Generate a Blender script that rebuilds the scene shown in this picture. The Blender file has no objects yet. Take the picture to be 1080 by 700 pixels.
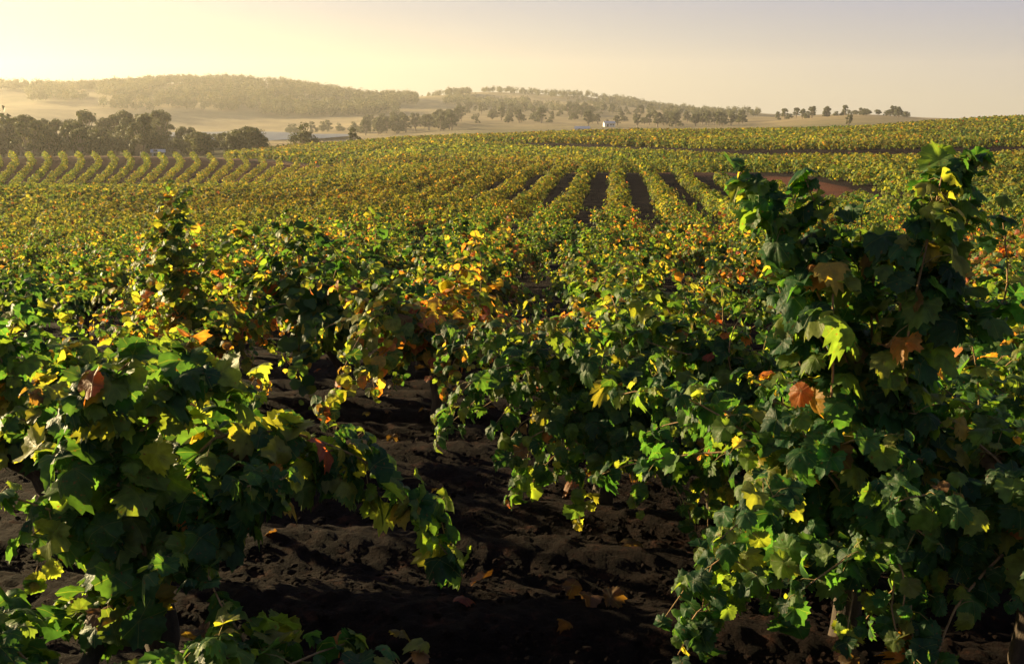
import bpy, math, random
import numpy as np
from mathutils import Vector

# ------------------------------------------------------------------ camera, world, sun, exposure
SC = bpy.context.scene
F = 1050.0
PITCH = math.atan(222 / F)
CAM_H = 1.7
SUN_AZ, SUN_EL = math.radians(-60), math.radians(12.5)

cam = bpy.data.cameras.new('camera'); camo = bpy.data.objects.new('camera', cam)
SC.collection.objects.link(camo); SC.camera = camo
cam.sensor_width = 36; cam.lens = 35; cam.clip_start = 0.05; cam.clip_end = 9000
camo.location = (0, 0, CAM_H); camo.rotation_euler = (math.radians(90) - PITCH, 0, 0)

SC.view_settings.view_transform = 'Standard'; SC.view_settings.look = 'None'
SC.view_settings.exposure = 1.85; SC.view_settings.gamma = 1
w = bpy.data.worlds.new('World'); SC.world = w; w.use_nodes = True
wt = w.node_tree; wt.nodes.clear()
sky = wt.nodes.new('ShaderNodeTexSky'); sky.sky_type = 'NISHITA'; sky.sun_disc = False
sky.sun_elevation = SUN_EL; sky.sun_rotation = SUN_AZ
sky.air_density = 1.0; sky.dust_density = 1.6; sky.ozone_density = 2.0
bg = wt.nodes.new('ShaderNodeBackground'); bg.inputs['Strength'].default_value = 0.05
wo = wt.nodes.new('ShaderNodeOutputWorld')
# cream at the horizon fading to pale lavender overhead, mixed over the physical sky
tcw = wt.nodes.new('ShaderNodeTexCoord'); sx = wt.nodes.new('ShaderNodeSeparateXYZ'); wt.links.new(tcw.outputs['Generated'], sx.inputs[0])
rw = wt.nodes.new('ShaderNodeValToRGB'); 
may = wt.nodes.new('ShaderNodeMath'); may.operation = 'MULTIPLY_ADD'; wt.links.new(sx.outputs['X'], may.inputs[0]); may.inputs[1].default_value = .075; wt.links.new(sx.outputs['Z'], may.inputs[2])
wt.links.new(may.outputs[0], rw.inputs[0])
el = rw.color_ramp.elements; el[0].position = 0.0; el[0].color = (4.2, 3.5, 2.4, 1); el[1].position = .5; el[1].color = (1.0, 1.25, 2.1, 1)
for p_, c_ in ((.05, (3.8, 3.4, 2.6)), (.09, (3.0, 2.9, 2.85)), (.14, (2.3, 2.4, 3.1)), (.22, (1.8, 1.95, 2.7))):
    e_ = el.new(p_); e_.color = (*c_, 1)
nzw = wt.nodes.new('ShaderNodeTexNoise'); nzw.inputs['Scale'].default_value = 1.6; nzw.inputs['Detail'].default_value = 4
mpw = wt.nodes.new('ShaderNodeMapping'); mpw.inputs['Scale'].default_value = (1, 1, 5); wt.links.new(tcw.outputs['Generated'], mpw.inputs[0]); wt.links.new(mpw.outputs[0], nzw.inputs['Vector'])
mrw = wt.nodes.new('ShaderNodeMapRange'); mrw.inputs['To Min'].default_value = .94; mrw.inputs['To Max'].default_value = 1.06; wt.links.new(nzw.outputs[0], mrw.inputs[0])
vsw = wt.nodes.new('ShaderNodeVectorMath'); vsw.operation = 'SCALE'; wt.links.new(rw.outputs[0], vsw.inputs[0]); wt.links.new(mrw.outputs[0], vsw.inputs['Scale'])
mxw = wt.nodes.new('ShaderNodeMix'); mxw.data_type = 'RGBA'; mxw.inputs[0].default_value = .93
wt.links.new(sky.outputs[0], mxw.inputs[6]); wt.links.new(vsw.outputs[0], mxw.inputs[7])
wt.links.new(mxw.outputs[2], bg.inputs[0]); wt.links.new(bg.outputs[0], wo.inputs[0])

sl = bpy.data.lights.new('sun', 'SUN'); sl.energy = 5.0; sl.angle = math.radians(0.5); sl.color = (1.0, 0.77, 0.40)
so = bpy.data.objects.new('sun', sl); SC.collection.objects.link(so)
SDIR = Vector((math.sin(SUN_AZ) * math.cos(SUN_EL), math.cos(SUN_AZ) * math.cos(SUN_EL), math.sin(SUN_EL)))
so.rotation_euler = SDIR.to_track_quat('Z', 'Y').to_euler(); so.location = (-40, 30, 40)
SC.cycles.max_bounces = 6; SC.cycles.transmission_bounces = 4; SC.cycles.diffuse_bounces = 3
SC.cycles.volume_bounces = 0; SC.cycles.use_denoising = True
HAZE = 0.00017

rng = np.random.default_rng(7)

# ------------------------------------------------------------------ helpers
def ray(px, py):
    cx, cy = (px - 540) / F, (350 - py) / F
    f = math.cos(PITCH) + cy * math.sin(PITCH); u = -math.sin(PITCH) + cy * math.cos(PITCH)
    h = math.hypot(f, cx)
    return cx / h, f / h, u / h

def P(px, py, r):                       # the point at horizontal range r seen in that direction
    a, b, c = ray(px, py); return np.array([a * r, b * r, CAM_H + c * r])

def az_of(px): 
    a, b, _ = ray(px, 150); return math.atan2(a, b)

def px_of(x, y):
    ta = np.divide(x, np.maximum(y, 1e-3)); return 540 + F * ta * (math.cos(PITCH) + 0.19 * math.sin(PITCH))

_lat = np.random.default_rng(3).random((256, 256))
def vnoise(x, y):
    xi, yi = np.floor(x).astype(int), np.floor(y).astype(int); fx, fy = x - xi, y - yi
    fx = fx * fx * fx * (fx * (fx * 6 - 15) + 10); fy = fy * fy * fy * (fy * (fy * 6 - 15) + 10)
    a = _lat[xi & 255, yi & 255]; b = _lat[(xi + 1) & 255, yi & 255]
    c = _lat[xi & 255, (yi + 1) & 255]; d = _lat[(xi + 1) & 255, (yi + 1) & 255]
    return (a * (1 - fx) + b * fx) * (1 - fy) + (c * (1 - fx) + d * fx) * fy * 1.0 - 0.5
def fbm(x, y, o=4):
    s, a = 0, 1.0
    for _ in range(o): s = s + a * vnoise(x, y); x = x * 2.03 + 17.3; y = y * 2.03 + 5.1; a *= 0.5
    return s

RN = [0.01, 3, 6, 9, 16, 30, 52, 80]    # metres: near ground heights per column
RF = [110, 150, 205, 260, 320, 420, 600, 800, 1000, 1300, 1600, 2000, 2600, 3300]   # ground rows of the photograph per column
COLX = [-250, 0, 100, 200, 300, 400, 500, 600, 700, 800, 900, 1000, 1080, 1400]
ZL = [0, -.02, -.3, -.75, -1.5, -2.8, -4.5, -5.8]; ZR = [0, -.02, -.3, -.72, -1.3, -2.4, -3.7, -4.1]; ZQ = [0, -.02, -.3, -.7, -1.2, -2.2, -3.3, -3.6]
FAR = {
 -250:[208, 199, 171, 173, 172, 166, 160, 152, 135, 112, 96, 98, 112, 120],
 0:   [209, 201, 167, 170, 170, 163, 157, 148, 128, 108, 93, 95, 110, 120],
 100: [208, 200, 166, 169, 168, 152, 'P', 'P', 'P', 106, 93, 96, 110, 120],
 200: [208, 200, 166, 169, 166, 152, 'P', 'P', 'P', 108, 91, 95, 110, 120],
 300: [204, 194, 170, 163, 157, 152, 'P', 'P', 'P', 113, 90, 95, 110, 120],
 400: [194, 183, 169, 157, 151, 154, 150, 141, 129, 117, 107, 108, 113, 120],
 500: [188, 176, 162, 151, 146, 150, 143, 135, 127, 118, 109, 98, 108, 120],
 600: [182, 170, 158, 149, 143, 148, 141, 135, 128, 119, 111, 103, 110, 120],
 700: [182, 168, 156, 147, 141, 146, 141, 136, 129, 122, 118, 115, 117, 122],
 800: [182, 166, 154, 145, 140, 144, 139, 134, 128, 123, 121, 124, 124, 124],
 900: [180, 165, 152, 142, 138, 142, 136, 128, 122, 123, 125, 126, 127, 127],
 1000:[178, 163, 149, 137, 131, 132, 132, 130, 127, 127, 127, 127, 127, 127],
 1080:[176, 161, 147, 134, 128, 129, 130, 129, 128, 127, 127, 127, 127, 127],
 1400:[172, 157, 144, 132, 126, 128, 130, 129, 128, 127, 127, 127, 127, 127]}
POND_Z = -8.0
_R = np.array(RN + RF, float); _LR = np.log(_R + 4)
_T = []
for px in COLX:
    k = np.clip((px - 200) / 450, 0, 1); k2 = np.clip((px - 800) / 300, 0, 1)
    near = [(a * (1 - k) + b * k) * (1 - k2) + c * k2 for a, b, c in zip(ZL, ZR, ZQ)]
    farz = [POND_Z - .5 if y == 'P' else CAM_H + ray(px, y)[2] * r for y, r in zip(FAR[px], RF)]
    _T.append(near + farz)
_T = np.array(_T); _A = np.array([az_of(p) for p in COLX])

def _interp(v, xs):                      # index + monotone-ish cubic weights
    v = np.clip(v, xs[0], xs[-1] - 1e-9); i = np.clip(np.searchsorted(xs, v, side='right') - 1, 0, len(xs) - 2)
    t = (v - xs[i]) / (xs[i + 1] - xs[i]); return i, t
def _cr(p0, p1, p2, p3, t):
    m1, m2 = (p2 - p0) * .5, (p3 - p1) * .5
    lim = 1.5 * np.abs(p2 - p1) + 0.02; m1 = np.clip(m1, -lim, lim); m2 = np.clip(m2, -lim, lim)
    t2 = t * t; t3 = t2 * t
    return (2*t3 - 3*t2 + 1) * p1 + (t3 - 2*t2 + t) * m1 + (-2*t3 + 3*t2) * p2 + (t3 - t2) * m2
def height(x, y):
    x = np.asarray(x, float); y = np.asarray(y, float)
    r = np.hypot(x, y); az = np.arctan2(x, y)
    i, s = _interp(az, _A); j, t = _interp(np.log(r + 4), _LR)
    n, m = _T.shape; J = [np.clip(j + k, 0, m - 1) for k in (-1, 0, 1, 2)]
    rows = []
    for k in (-1, 0, 1, 2):
        I = np.clip(i + k, 0, n - 1); rows.append(_cr(_T[I, J[0]], _T[I, J[1]], _T[I, J[2]], _T[I, J[3]], t))
    z = _cr(*rows, s)
    far = np.clip((r - 900) / 600, 0, 1)
    z = z + far * 9 * fbm(x / 160, y / 160, 4) + np.clip((r - 30) / 200, 0, 1) * 0.5 * fbm(x / 30, y / 30, 2) * (1 - far)
    gp = 540 + F * np.tan(np.clip(az, -1.2, 1.2)) * 1.018
    st = np.clip((r - np.interp(gp, [500, 540, 600, 700, 780, 900, 1100], [262, 250, 235, 203, 178, 168, 165]) + 1) / 4, 0, 1)
    z = z + 1.7 * (st - 1 + np.clip((np.interp(gp, [500, 540, 600, 700, 780, 900, 1100], [262, 250, 235, 203, 178, 168, 165]) - r) / 40, 0, 1) * .6) * np.clip((gp - 480) / 80, 0, 1) * (np.abs(az) < .6) * (r > 110)
    return z
def H(x, y): return float(height(np.array([x]), np.array([y]))[0])

def mesh_np(name, V, Fc, col=None, smooth=True, mats=(), mi=None):
    V = np.asarray(V, np.float32); Fc = np.asarray(Fc, np.int32); k = Fc.shape[1]
    me = bpy.data.meshes.new(name); me.vertices.add(len(V)); me.vertices.foreach_set('co', V.ravel())
    me.loops.add(Fc.size); me.loops.foreach_set('vertex_index', Fc.ravel())
    me.polygons.add(len(Fc)); me.polygons.foreach_set('loop_start', np.arange(0, Fc.size, k, dtype=np.int32))
    me.polygons.foreach_set('use_smooth', np.full(len(Fc), smooth))
    for m in mats: me.materials.append(m)
    if mi is not None: me.polygons.foreach_set('material_index', np.asarray(mi, np.int32))
    me.update(calc_edges=True)
    if col is not None:
        a = me.attributes.new('tint', 'FLOAT_COLOR', 'POINT'); a.data.foreach_set('color', np.asarray(col, np.float32).ravel())
    return me

def link(name, me, parent=None, **props):
    o = bpy.data.objects.new(name, me); SC.collection.objects.link(o)
    if parent is not None: o.parent = parent
    for k, v in props.items(): o[k] = v
    return o

class Geo:                                # collects vertices and triangles
    def __init__(s): s.V, s.F, s.C, s.M, s.n = [], [], [], [], 0
    def add(s, V, Fc, C=None, m=0):
        V = np.asarray(V, float); Fc = np.asarray(Fc, int)
        s.V.append(V); s.F.append(Fc + s.n); s.n += len(V); s.M.append(np.full(len(Fc), m))
        s.C.append(np.ones((len(V), 4)) if C is None else np.broadcast_to(C, (len(V), 4)))
    def mesh(s, name, mats, smooth=True, color=True):
        return mesh_np(name, np.concatenate(s.V), np.concatenate(s.F), np.concatenate(s.C) if color else None, smooth, mats, np.concatenate(s.M))

def tube(pts, rad, sides=6, cap=True, rough=0, seed=0):
    pts = np.asarray(pts, float); n = len(pts); rad = np.broadcast_to(rad, n)
    T = np.gradient(pts, axis=0); T /= np.linalg.norm(T, axis=1)[:, None] + 1e-9
    ref = np.array([0.31, 0.87, 0.37]); 
    if abs(T.mean(0) @ ref) > .9: ref = np.array([1., 0, 0])
    A = np.cross(T, ref); A /= np.linalg.norm(A, axis=1)[:, None] + 1e-9; B = np.cross(T, A)
    th = np.arange(sides) * 2 * math.pi / sides
    rr = rad[:, None] * (1 + rough * np.random.default_rng(seed).normal(size=(n, sides)))
    V = pts[:, None] + rr[..., None] * (np.cos(th)[None, :, None] * A[:, None] + np.sin(th)[None, :, None] * B[:, None])
    V = V.reshape(-1, 3); Fc = []
    for i in range(n - 1):
        for j in range(sides):
            a, b = i * sides + j, i * sides + (j + 1) % sides; Fc += [(a, b, b + sides), (a, b + sides, a + sides)]
    if cap:
        V = np.vstack([V, pts[-1] + T[-1] * rad[-1] * .6]); t = len(V) - 1; o = (n - 1) * sides
        Fc += [(o + j, o + (j + 1) % sides, t) for j in range(sides)]
    return V, Fc

def smooth_line(pts, n):
    pts = np.asarray(pts, float)
    if len(pts) == 2: pts = np.vstack([pts[0], (pts[0] + pts[1]) / 2 + [0, 0, .02], pts[1]])
    q = np.vstack([2 * pts[0] - pts[1], pts, 2 * pts[-1] - pts[-2]]); m = len(pts) - 1
    out = []
    for u in np.linspace(0, m - 1e-6, n):
        i = int(u); t = u - i; a, b, c, d = q[i:i + 4]
        out.append(.5 * ((2 * b) + (c - a) * t + (2*a - 5*b + 4*c - d) * t * t + (3*b - a - 3*c + d) * t ** 3))
    return np.array(out)

# ------------------------------------------------------------------ materials
def mat(name):
    m = bpy.data.materials.new(name); m.use_nodes = True; t = m.node_tree; t.nodes.clear()
    o = t.nodes.new('ShaderNodeOutputMaterial'); return m, t, o
def N(t, kind, **kw):
    n = t.nodes.new(kind)
    for k, v in kw.items():
        if k.startswith('i_'): n.inputs[k[2:].replace('_', ' ')].default_value = v
        else: setattr(n, k, v)
    return n
def ramp(t, stops):
    n = t.nodes.new('ShaderNodeValToRGB'); e = n.color_ramp.elements
    while len(e) < len(stops): e.new(.5)
    for x, (p, c) in zip(e, stops): x.position = p; x.color = (*c, 1)
    return n

def leaf_material(name, trans=.55, gain=(3.0, 2.7, .8), rough=.5, detail=True, spec=.22):
    m, t, o = mat(name); L = t.links.new
    at = N(t, 'ShaderNodeAttribute', attribute_name='tint')
    col = at.outputs['Color']
    if detail:
        tc = N(t, 'ShaderNodeTexCoord')
        nz = N(t, 'ShaderNodeTexNoise', i_Scale=38.0, i_Detail=3.0); L(tc.outputs['Object'], nz.inputs['Vector'])
        mr = N(t, 'ShaderNodeMapRange'); mr.inputs['From Min'].default_value = .3; mr.inputs['From Max'].default_value = .7
        mr.inputs['To Min'].default_value = .72; mr.inputs['To Max'].default_value = 1.28; L(nz.outputs[0], mr.inputs[0])
        mu = N(t, 'ShaderNodeVectorMath', operation='SCALE'); L(col, mu.inputs[0]); L(mr.outputs[0], mu.inputs['Scale'])
        pw = N(t, 'ShaderNodeMath', operation='POWER'); L(at.outputs['Alpha'], pw.inputs[0]); pw.inputs[1].default_value = 14
        p2 = N(t, 'ShaderNodeMath', operation='MULTIPLY'); L(pw.outputs[0], p2.inputs[0]); p2.inputs[1].default_value = .7
        mx = N(t, 'ShaderNodeMix', data_type='RGBA'); L(p2.outputs[0], mx.inputs[0]); L(mu.outputs[0], mx.inputs[6]); mx.inputs[7].default_value = (.22, .24, .07, 1)
        col = mx.outputs[2]
        # brown dried spots on the blade
        n2 = N(t, 'ShaderNodeTexNoise', i_Scale=90.0, i_Detail=2.0); L(tc.outputs['Object'], n2.inputs['Vector'])
        m2 = N(t, 'ShaderNodeMapRange'); m2.inputs['From Min'].default_value = .66; m2.inputs['From Max'].default_value = .74; L(n2.outputs[0], m2.inputs[0])
        x2 = N(t, 'ShaderNodeMix', data_type='RGBA'); L(m2.outputs[0], x2.inputs[0]); L(col, x2.inputs[6]); x2.inputs[7].default_value = (.13, .07, .025, 1)
        col = x2.outputs[2]
    oi = N(t, 'ShaderNodeObjectInfo')
    hs = N(t, 'ShaderNodeHueSaturation'); L(col, hs.inputs['Color'])
    v1 = N(t, 'ShaderNodeMapRange'); v1.inputs['To Min'].default_value = .485; v1.inputs['To Max'].default_value = .508; L(oi.outputs['Random'], v1.inputs[0]); L(v1.outputs[0], hs.inputs['Hue'])
    col = hs.outputs['Color']
    b = N(t, 'ShaderNodeBsdfPrincipled', i_Roughness=rough); b.inputs['Specular IOR Level'].default_value = spec; L(col, b.inputs['Base Color'])
    g = N(t, 'ShaderNodeVectorMath', operation='MULTIPLY'); L(col, g.inputs[0]); g.inputs[1].default_value = gain
    tr = N(t, 'ShaderNodeBsdfTranslucent'); L(g.outputs[0], tr.inputs['Color'])
    mix = N(t, 'ShaderNodeMixShader'); mix.inputs[0].default_value = trans; L(b.outputs[0], mix.inputs[1]); L(tr.outputs[0], mix.inputs[2])
    if detail:
        bp = N(t, 'ShaderNodeBump'); bp.inputs['Strength'].default_value = .5; bp.inputs['Distance'].default_value = .004
        n3 = N(t, 'ShaderNodeTexNoise', i_Scale=120.0); L(tc.outputs['Object'], n3.inputs['Vector']); 
        ad = N(t, 'ShaderNodeMath', operation='ADD'); L(n3.outputs[0], ad.inputs[0]); L(pw.outputs[0], ad.inputs[1]); L(ad.outputs[0], bp.inputs['Height']); L(bp.outputs[0], b.inputs['Normal'])
    L(mix.outputs[0], o.inputs[0]); return m

M_LEAF = leaf_material('grape_leaf'); M_LEAF_MID = leaf_material('grape_leaf_mid', detail=False, rough=.5, gain=(2.8, 2.45, .8))
M_LEAF_FAR = leaf_material('grape_leaf_far', detail=False, rough=.7, trans=.4, gain=(2.6, 2.15, .8), spec=.12)
M_TREE = leaf_material('gum_leaf', detail=False, rough=.6, trans=.25, gain=(1.5, 1.5, 1), spec=.2)

def bark(name, c1, c2, scale):
    m, t, o = mat(name); L = t.links.new
    tc = N(t, 'ShaderNodeTexCoord'); mp = N(t, 'ShaderNodeMapping'); mp.inputs['Scale'].default_value = (1, 1, .25); L(tc.outputs['Object'], mp.inputs[0])
    nz = N(t, 'ShaderNodeTexNoise', i_Scale=scale, i_Detail=6.0, i_Roughness=.7); L(mp.outputs[0], nz.inputs['Vector'])
    rp = ramp(t, [(.3, c1), (.7, c2)]); L(nz.outputs[0], rp.inputs[0])
    b = N(t, 'ShaderNodeBsdfPrincipled', i_Roughness=.9); L(rp.outputs[0], b.inputs['Base Color'])
    bp = N(t, 'ShaderNodeBump'); bp.inputs['Strength'].default_value = .8; bp.inputs['Distance'].default_value = .01; L(nz.outputs[0], bp.inputs['Height']); L(bp.outputs[0], b.inputs['Normal'])
    L(b.outputs[0], o.inputs[0]); return m
M_BARK = bark('vine_bark', (.015, .01, .007), (.075, .05, .032), 60); M_CANE = bark('cane_bark', (.13, .07, .03), (.32, .2, .09), 80)
M_GUM = bark('gum_bark', (.12, .09, .06), (.33, .27, .2), 3)
M_STEM = bark('leaf_stalk', (.16, .14, .04), (.3, .2, .07), 60)

def ground_material():
    m, t, o = mat('ground'); L = t.links.new
    at = N(t, 'ShaderNodeAttribute', attribute_name='tint')      # land cover: r soil, g dry grass, b green grass
    sp = N(t, 'ShaderNodeSeparateColor'); L(at.outputs['Color'], sp.inputs[0])
    tc = N(t, 'ShaderNodeTexCoord'); geo = tc.outputs['Object']
    n1 = N(t, 'ShaderNodeTexNoise', i_Scale=9.0, i_Detail=8.0, i_Roughness=.7); L(geo, n1.inputs['Vector'])
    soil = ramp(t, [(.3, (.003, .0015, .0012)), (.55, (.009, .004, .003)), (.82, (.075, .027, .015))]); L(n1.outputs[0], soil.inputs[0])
    n2 = N(t, 'ShaderNodeTexNoise', i_Scale=.02, i_Detail=7.0, i_Roughness=.65); L(geo, n2.inputs['Vector'])
    dry = ramp(t, [(.3, (.17, .135, .07)), (.55, (.28, .215, .11)), (.75, (.4, .29, .14))]); L(n2.outputs[0], dry.inputs[0])
    n3 = N(t, 'ShaderNodeTexNoise', i_Scale=.15, i_Detail=5.0); L(geo, n3.inputs['Vector'])
    grn = ramp(t, [(.3, (.05, .06, .022)), (.7, (.12, .12, .045))]); L(n3.outputs[0], grn.inputs[0])
    m1 = N(t, 'ShaderNodeMix', data_type='RGBA'); L(sp.outputs[1], m1.inputs[0]); L(soil.outputs[0], m1.inputs[6]); L(dry.outputs[0], m1.inputs[7])
    m2 = N(t, 'ShaderNodeMix', data_type='RGBA'); L(sp.outputs[2], m2.inputs[0]); L(m1.outputs[2], m2.inputs[6]); L(grn.outputs[0], m2.inputs[7])
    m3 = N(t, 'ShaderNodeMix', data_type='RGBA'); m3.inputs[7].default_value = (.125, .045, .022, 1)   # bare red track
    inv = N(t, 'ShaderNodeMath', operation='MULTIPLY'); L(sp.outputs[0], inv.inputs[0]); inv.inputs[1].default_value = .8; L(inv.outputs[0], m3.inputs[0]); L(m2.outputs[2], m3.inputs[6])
    b = N(t, 'ShaderNodeBsdfPrincipled', i_Roughness=1.0); b.inputs['Specular IOR Level'].default_value = .1; L(m3.outputs[2], b.inputs['Base Color'])
    n4 = N(t, 'ShaderNodeTexNoise', i_Scale=42.0, i_Detail=10.0, i_Roughness=.7); L(geo, n4.inputs['Vector'])
    bp = N(t, 'ShaderNodeBump'); bp.inputs['Strength'].default_value = 1; bp.inputs['Distance'].default_value = .05; L(n4.outputs[0], bp.inputs['Height']); L(bp.outputs[0], b.inputs['Normal'])
    L(b.outputs[0], o.inputs[0]); return m
M_GROUND = ground_material()
def plain(name, c, rough=.8, metal=0, nscale=20, var=.25):
    m, t, o = mat(name); L = t.links.new
    tc = N(t, 'ShaderNodeTexCoord'); nz = N(t, 'ShaderNodeTexNoise', i_Scale=nscale, i_Detail=5.0); L(tc.outputs['Object'], nz.inputs['Vector'])
    rp = ramp(t, [(.3, tuple(x * (1 - var) for x in c)), (.7, tuple(min(1, x * (1 + var)) for x in c))]); L(nz.outputs[0], rp.inputs[0])
    b = N(t, 'ShaderNodeBsdfPrincipled', i_Roughness=rough, i_Metallic=metal); L(rp.outputs[0], b.inputs['Base Color']); L(b.outputs[0], o.inputs[0]); return m
M_CLOD = plain('soil_clod', (.022, .011, .007), 1, 0, 30, .45)

# ------------------------------------------------------------------ land cover / layout of the blocks
XI = lambda xs, ys: (lambda p: np.interp(p, xs, ys))
R1 = XI([-200, 235, 300, 385, 500, 600, 740, 780, 850, 900, 970, 985], [147, 147, 148, 166, 147, 121, 102, 86, 78, 70, 64, 62])      # end of the front block
R2 = XI([234, 240, 385, 500, 600, 740, 850, 960, 985], [400, 222, 174, 153, 127, 112, 100, 74, 62])              # start of the upper block
R3 = XI([235, 320, 500, 700, 1000, 1080], [300, 318, 322, 325, 340, 345])                # its crest
GAP = XI([500, 540, 600, 700, 780, 900, 1100], [262, 250, 235, 203, 178, 168, 165])

# ------------------------------------------------------------------ ground sheet
def build_ground():
    q = [.4]
    while q[-1] < 3150:
        r = q[-1]; q.append(r * (1.007 if 1.8 < r < 9 else 1.012 if r < 40 else 1.016))
    R = np.array([.05] + q)
    fine = np.radians(np.arange(-36, 36.01, .36)); side = np.radians(np.concatenate([np.arange(-180, -36, 6), np.arange(42, 180, 6)]))
    A = np.sort(np.concatenate([fine, side])); nA = len(A)
    RR, AA = np.meshgrid(R, A, indexing='ij'); X = (RR * np.sin(AA)).ravel(); Y = (RR * np.cos(AA)).ravel()
    Z = height(X, Y); r = RR.ravel()
    k = np.clip((16 - r) / 6, 0, 1)
    # cultivated furrows running across the view, broken into clods
    u = X * math.sin(.17) + Y * math.cos(.17) + .12 * fbm(X * .9, Y * .9, 3)
    fur = np.sin(u * 2 * math.pi / .62) * .04 * (1 + 1.1 * vnoise(X * .7, Y * 2.0))
    cl = np.abs(fbm(X * 9, Y * 9, 4)) * .022 + .026 * fbm(X * 17, Y * 17, 3)
    Z = Z + k * (fur + cl)
    px = px_of(X, Y); front = (Y > 0)
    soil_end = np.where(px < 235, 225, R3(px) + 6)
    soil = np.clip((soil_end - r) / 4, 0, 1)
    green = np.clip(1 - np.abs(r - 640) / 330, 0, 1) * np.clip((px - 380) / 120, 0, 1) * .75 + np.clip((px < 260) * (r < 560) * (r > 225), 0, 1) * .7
    green = np.where(soil > .5, 0, np.clip(green + .5 * fbm(X / 90, Y / 90, 3) * (r > 1000), 0, 1))
    yellowfield = ((px > 205) & (px < 370) & (r > 1040) & (r < 1150))
    track = np.zeros_like(r)
    for a, b in ((R1, R2),):
        track = np.maximum(track, ((r > a(px) + .5) & (r < b(px) - .5) & (px > 232) & (px < 992)) * 1.0)
    track = np.maximum(track, ((r > 146) & (r < 207) & (px < 400) & (r < R2(px))) * .6)
    track *= np.clip(.75 + 1.1 * fbm(X / 5, Y / 5, 4), .1, 1)
    track = np.maximum(track, ((np.abs(r - 211) < 4) & (px > 60) & (px < 250)) * .9)
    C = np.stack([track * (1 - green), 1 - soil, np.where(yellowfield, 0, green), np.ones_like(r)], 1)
    n, f = len(R), []
    i, j = np.meshgrid(np.arange(n - 1), np.arange(nA), indexing='ij'); j2 = (j + 1) % nA
    Fc = np.stack([i * nA + j, i * nA + j2, (i + 1) * nA + j2, (i + 1) * nA + j], -1).reshape(-1, 4)[:, ::-1]
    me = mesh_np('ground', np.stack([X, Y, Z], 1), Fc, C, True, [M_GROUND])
    link('ground', me, kind='structure')
build_ground()

def build_pond():
    pts = []
    c = P(228, 143, 750)
    for k in range(72):
        a = k / 72 * 2 * math.pi; rx = 88 * (1 + .12 * math.sin(3 * a + 1)); ry = 255 * (1 + .15 * math.sin(2 * a) + .05 * math.sin(7 * a))
        az = az_of(228); u, v = rx * math.cos(a), ry * math.sin(a)
        pts.append((c[0] + u * math.cos(az) + v * math.sin(az), c[1] - u * math.sin(az) + v * math.cos(az), POND_Z))
    V = [(c[0], c[1], POND_Z)] + pts; Fc = [(0, 1 + k, 1 + (k + 1) % 72) for k in range(72)]
    m, t, o = mat('pond_water'); L = t.links.new
    b = N(t, 'ShaderNodeBsdfPrincipled', i_Roughness=.5); b.inputs['Specular IOR Level'].default_value = .3; b.inputs['Base Color'].default_value = (.08, .10, .13, 1)
    tc = N(t, 'ShaderNodeTexCoord'); nz = N(t, 'ShaderNodeTexNoise', i_Scale=.6, i_Detail=6.0); L(tc.outputs['Object'], nz.inputs['Vector'])
    bp = N(t, 'ShaderNodeBump'); bp.inputs['Strength'].default_value = .8; bp.inputs['Distance'].default_value = .6; L(nz.outputs[0], bp.inputs['Height']); L(bp.outputs[0], b.inputs['Normal'])
    L(b.outputs[0], o.inputs[0])
    link('water', mesh_np('water', V, Fc, None, True, [m]), kind='structure')
build_pond()

# ------------------------------------------------------------------ grape leaves
def leaf_template(n_out, seed, mid=True):
    g = np.random.default_rng(seed); lobes = [(0, 1.0), (52, .88), (-52, .88), (108, .74), (-108, .74), (150, .56), (-150, .56)]
    if n_out >= 28: step = 360 / n_out; ang = np.arange(-180, 180, step) + step * .5
    elif n_out >= 12: ang = np.array(sorted([0, 52, -52, 108, -108, 27, -27, 80, -80, 150, -150, 180][:12]), float)
    else: ang = np.array([0, 60, 115, 165, -165, -115, -60], float)
    rad = []
    for a in ang:
        r = .17 + .4 * min(1, (180 - abs(a)) / 26) if abs(a) > 154 else 0
        for c, l in lobes:
            r = max(r, l * (1 - abs((a - c) / 34) ** 2.0 * .21)) if abs(a - c) < 34 else r
        rad.append(max(r, .2))
    rad = np.array(rad)
    if n_out >= 28: rad *= 1 + .075 * np.where(np.arange(len(ang)) % 2 == 0, 1, -1) + .04 * g.normal(size=len(ang))
    th = np.radians(ang); X = rad * np.sin(th); Y = rad * np.cos(th)
    w = np.zeros(len(ang))
    for c, l in lobes[:5]: w = np.maximum(w, np.clip(1 - np.abs(ang - c) / (5 if n_out >= 28 else 1), 0, 1) > 0)
    cup, fold, wav, ph = g.uniform(.05, .95), g.uniform(-.1, .95), g.uniform(.06, .3), g.uniform(0, 6)
    def zf(x, y): 
        a = np.arctan2(x, y); r = np.hypot(x, y)
        return -cup * r * r + fold * np.abs(x) * .6 - .25 * cup * y * np.abs(y) + wav * r * np.sin(3 * a + ph) + .07 * r * np.cos(5.5 * a + ph) + .05 * np.sin(7 * x + ph) * np.cos(6 * y + 2 * ph) 
    rings = [(.5, X * .5, Y * .5, w)] if mid else []
    rings.append((1, X, Y, w))
    V = [[0, 0, 0]]; W = [1.0]; Fc = []; n = len(ang)
    for k, (_, x, y, ww) in enumerate(rings):
        V += np.stack([x, y, zf(x, y)], 1).tolist(); W += ww.tolist()
        b = 1 + k * n
        for i in range(n):
            j = (i + 1) % n
            if k == 0: Fc.append((0, b + j, b + i))
            else: p = b - n; Fc += [(p + i, p + j, b + j), (p + i, b + j, b + i)]
    # move the centre a bit so the stalk joins at the basal sinus
    return np.array(V), np.array(Fc), np.array(W)

T_HI = [leaf_template(36, s) for s in range(14)]
T_MID = [leaf_template(12, 20 + s, False) for s in range(6)]
T_LO = [leaf_template(7, 40 + s, False) for s in range(4)]

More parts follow.
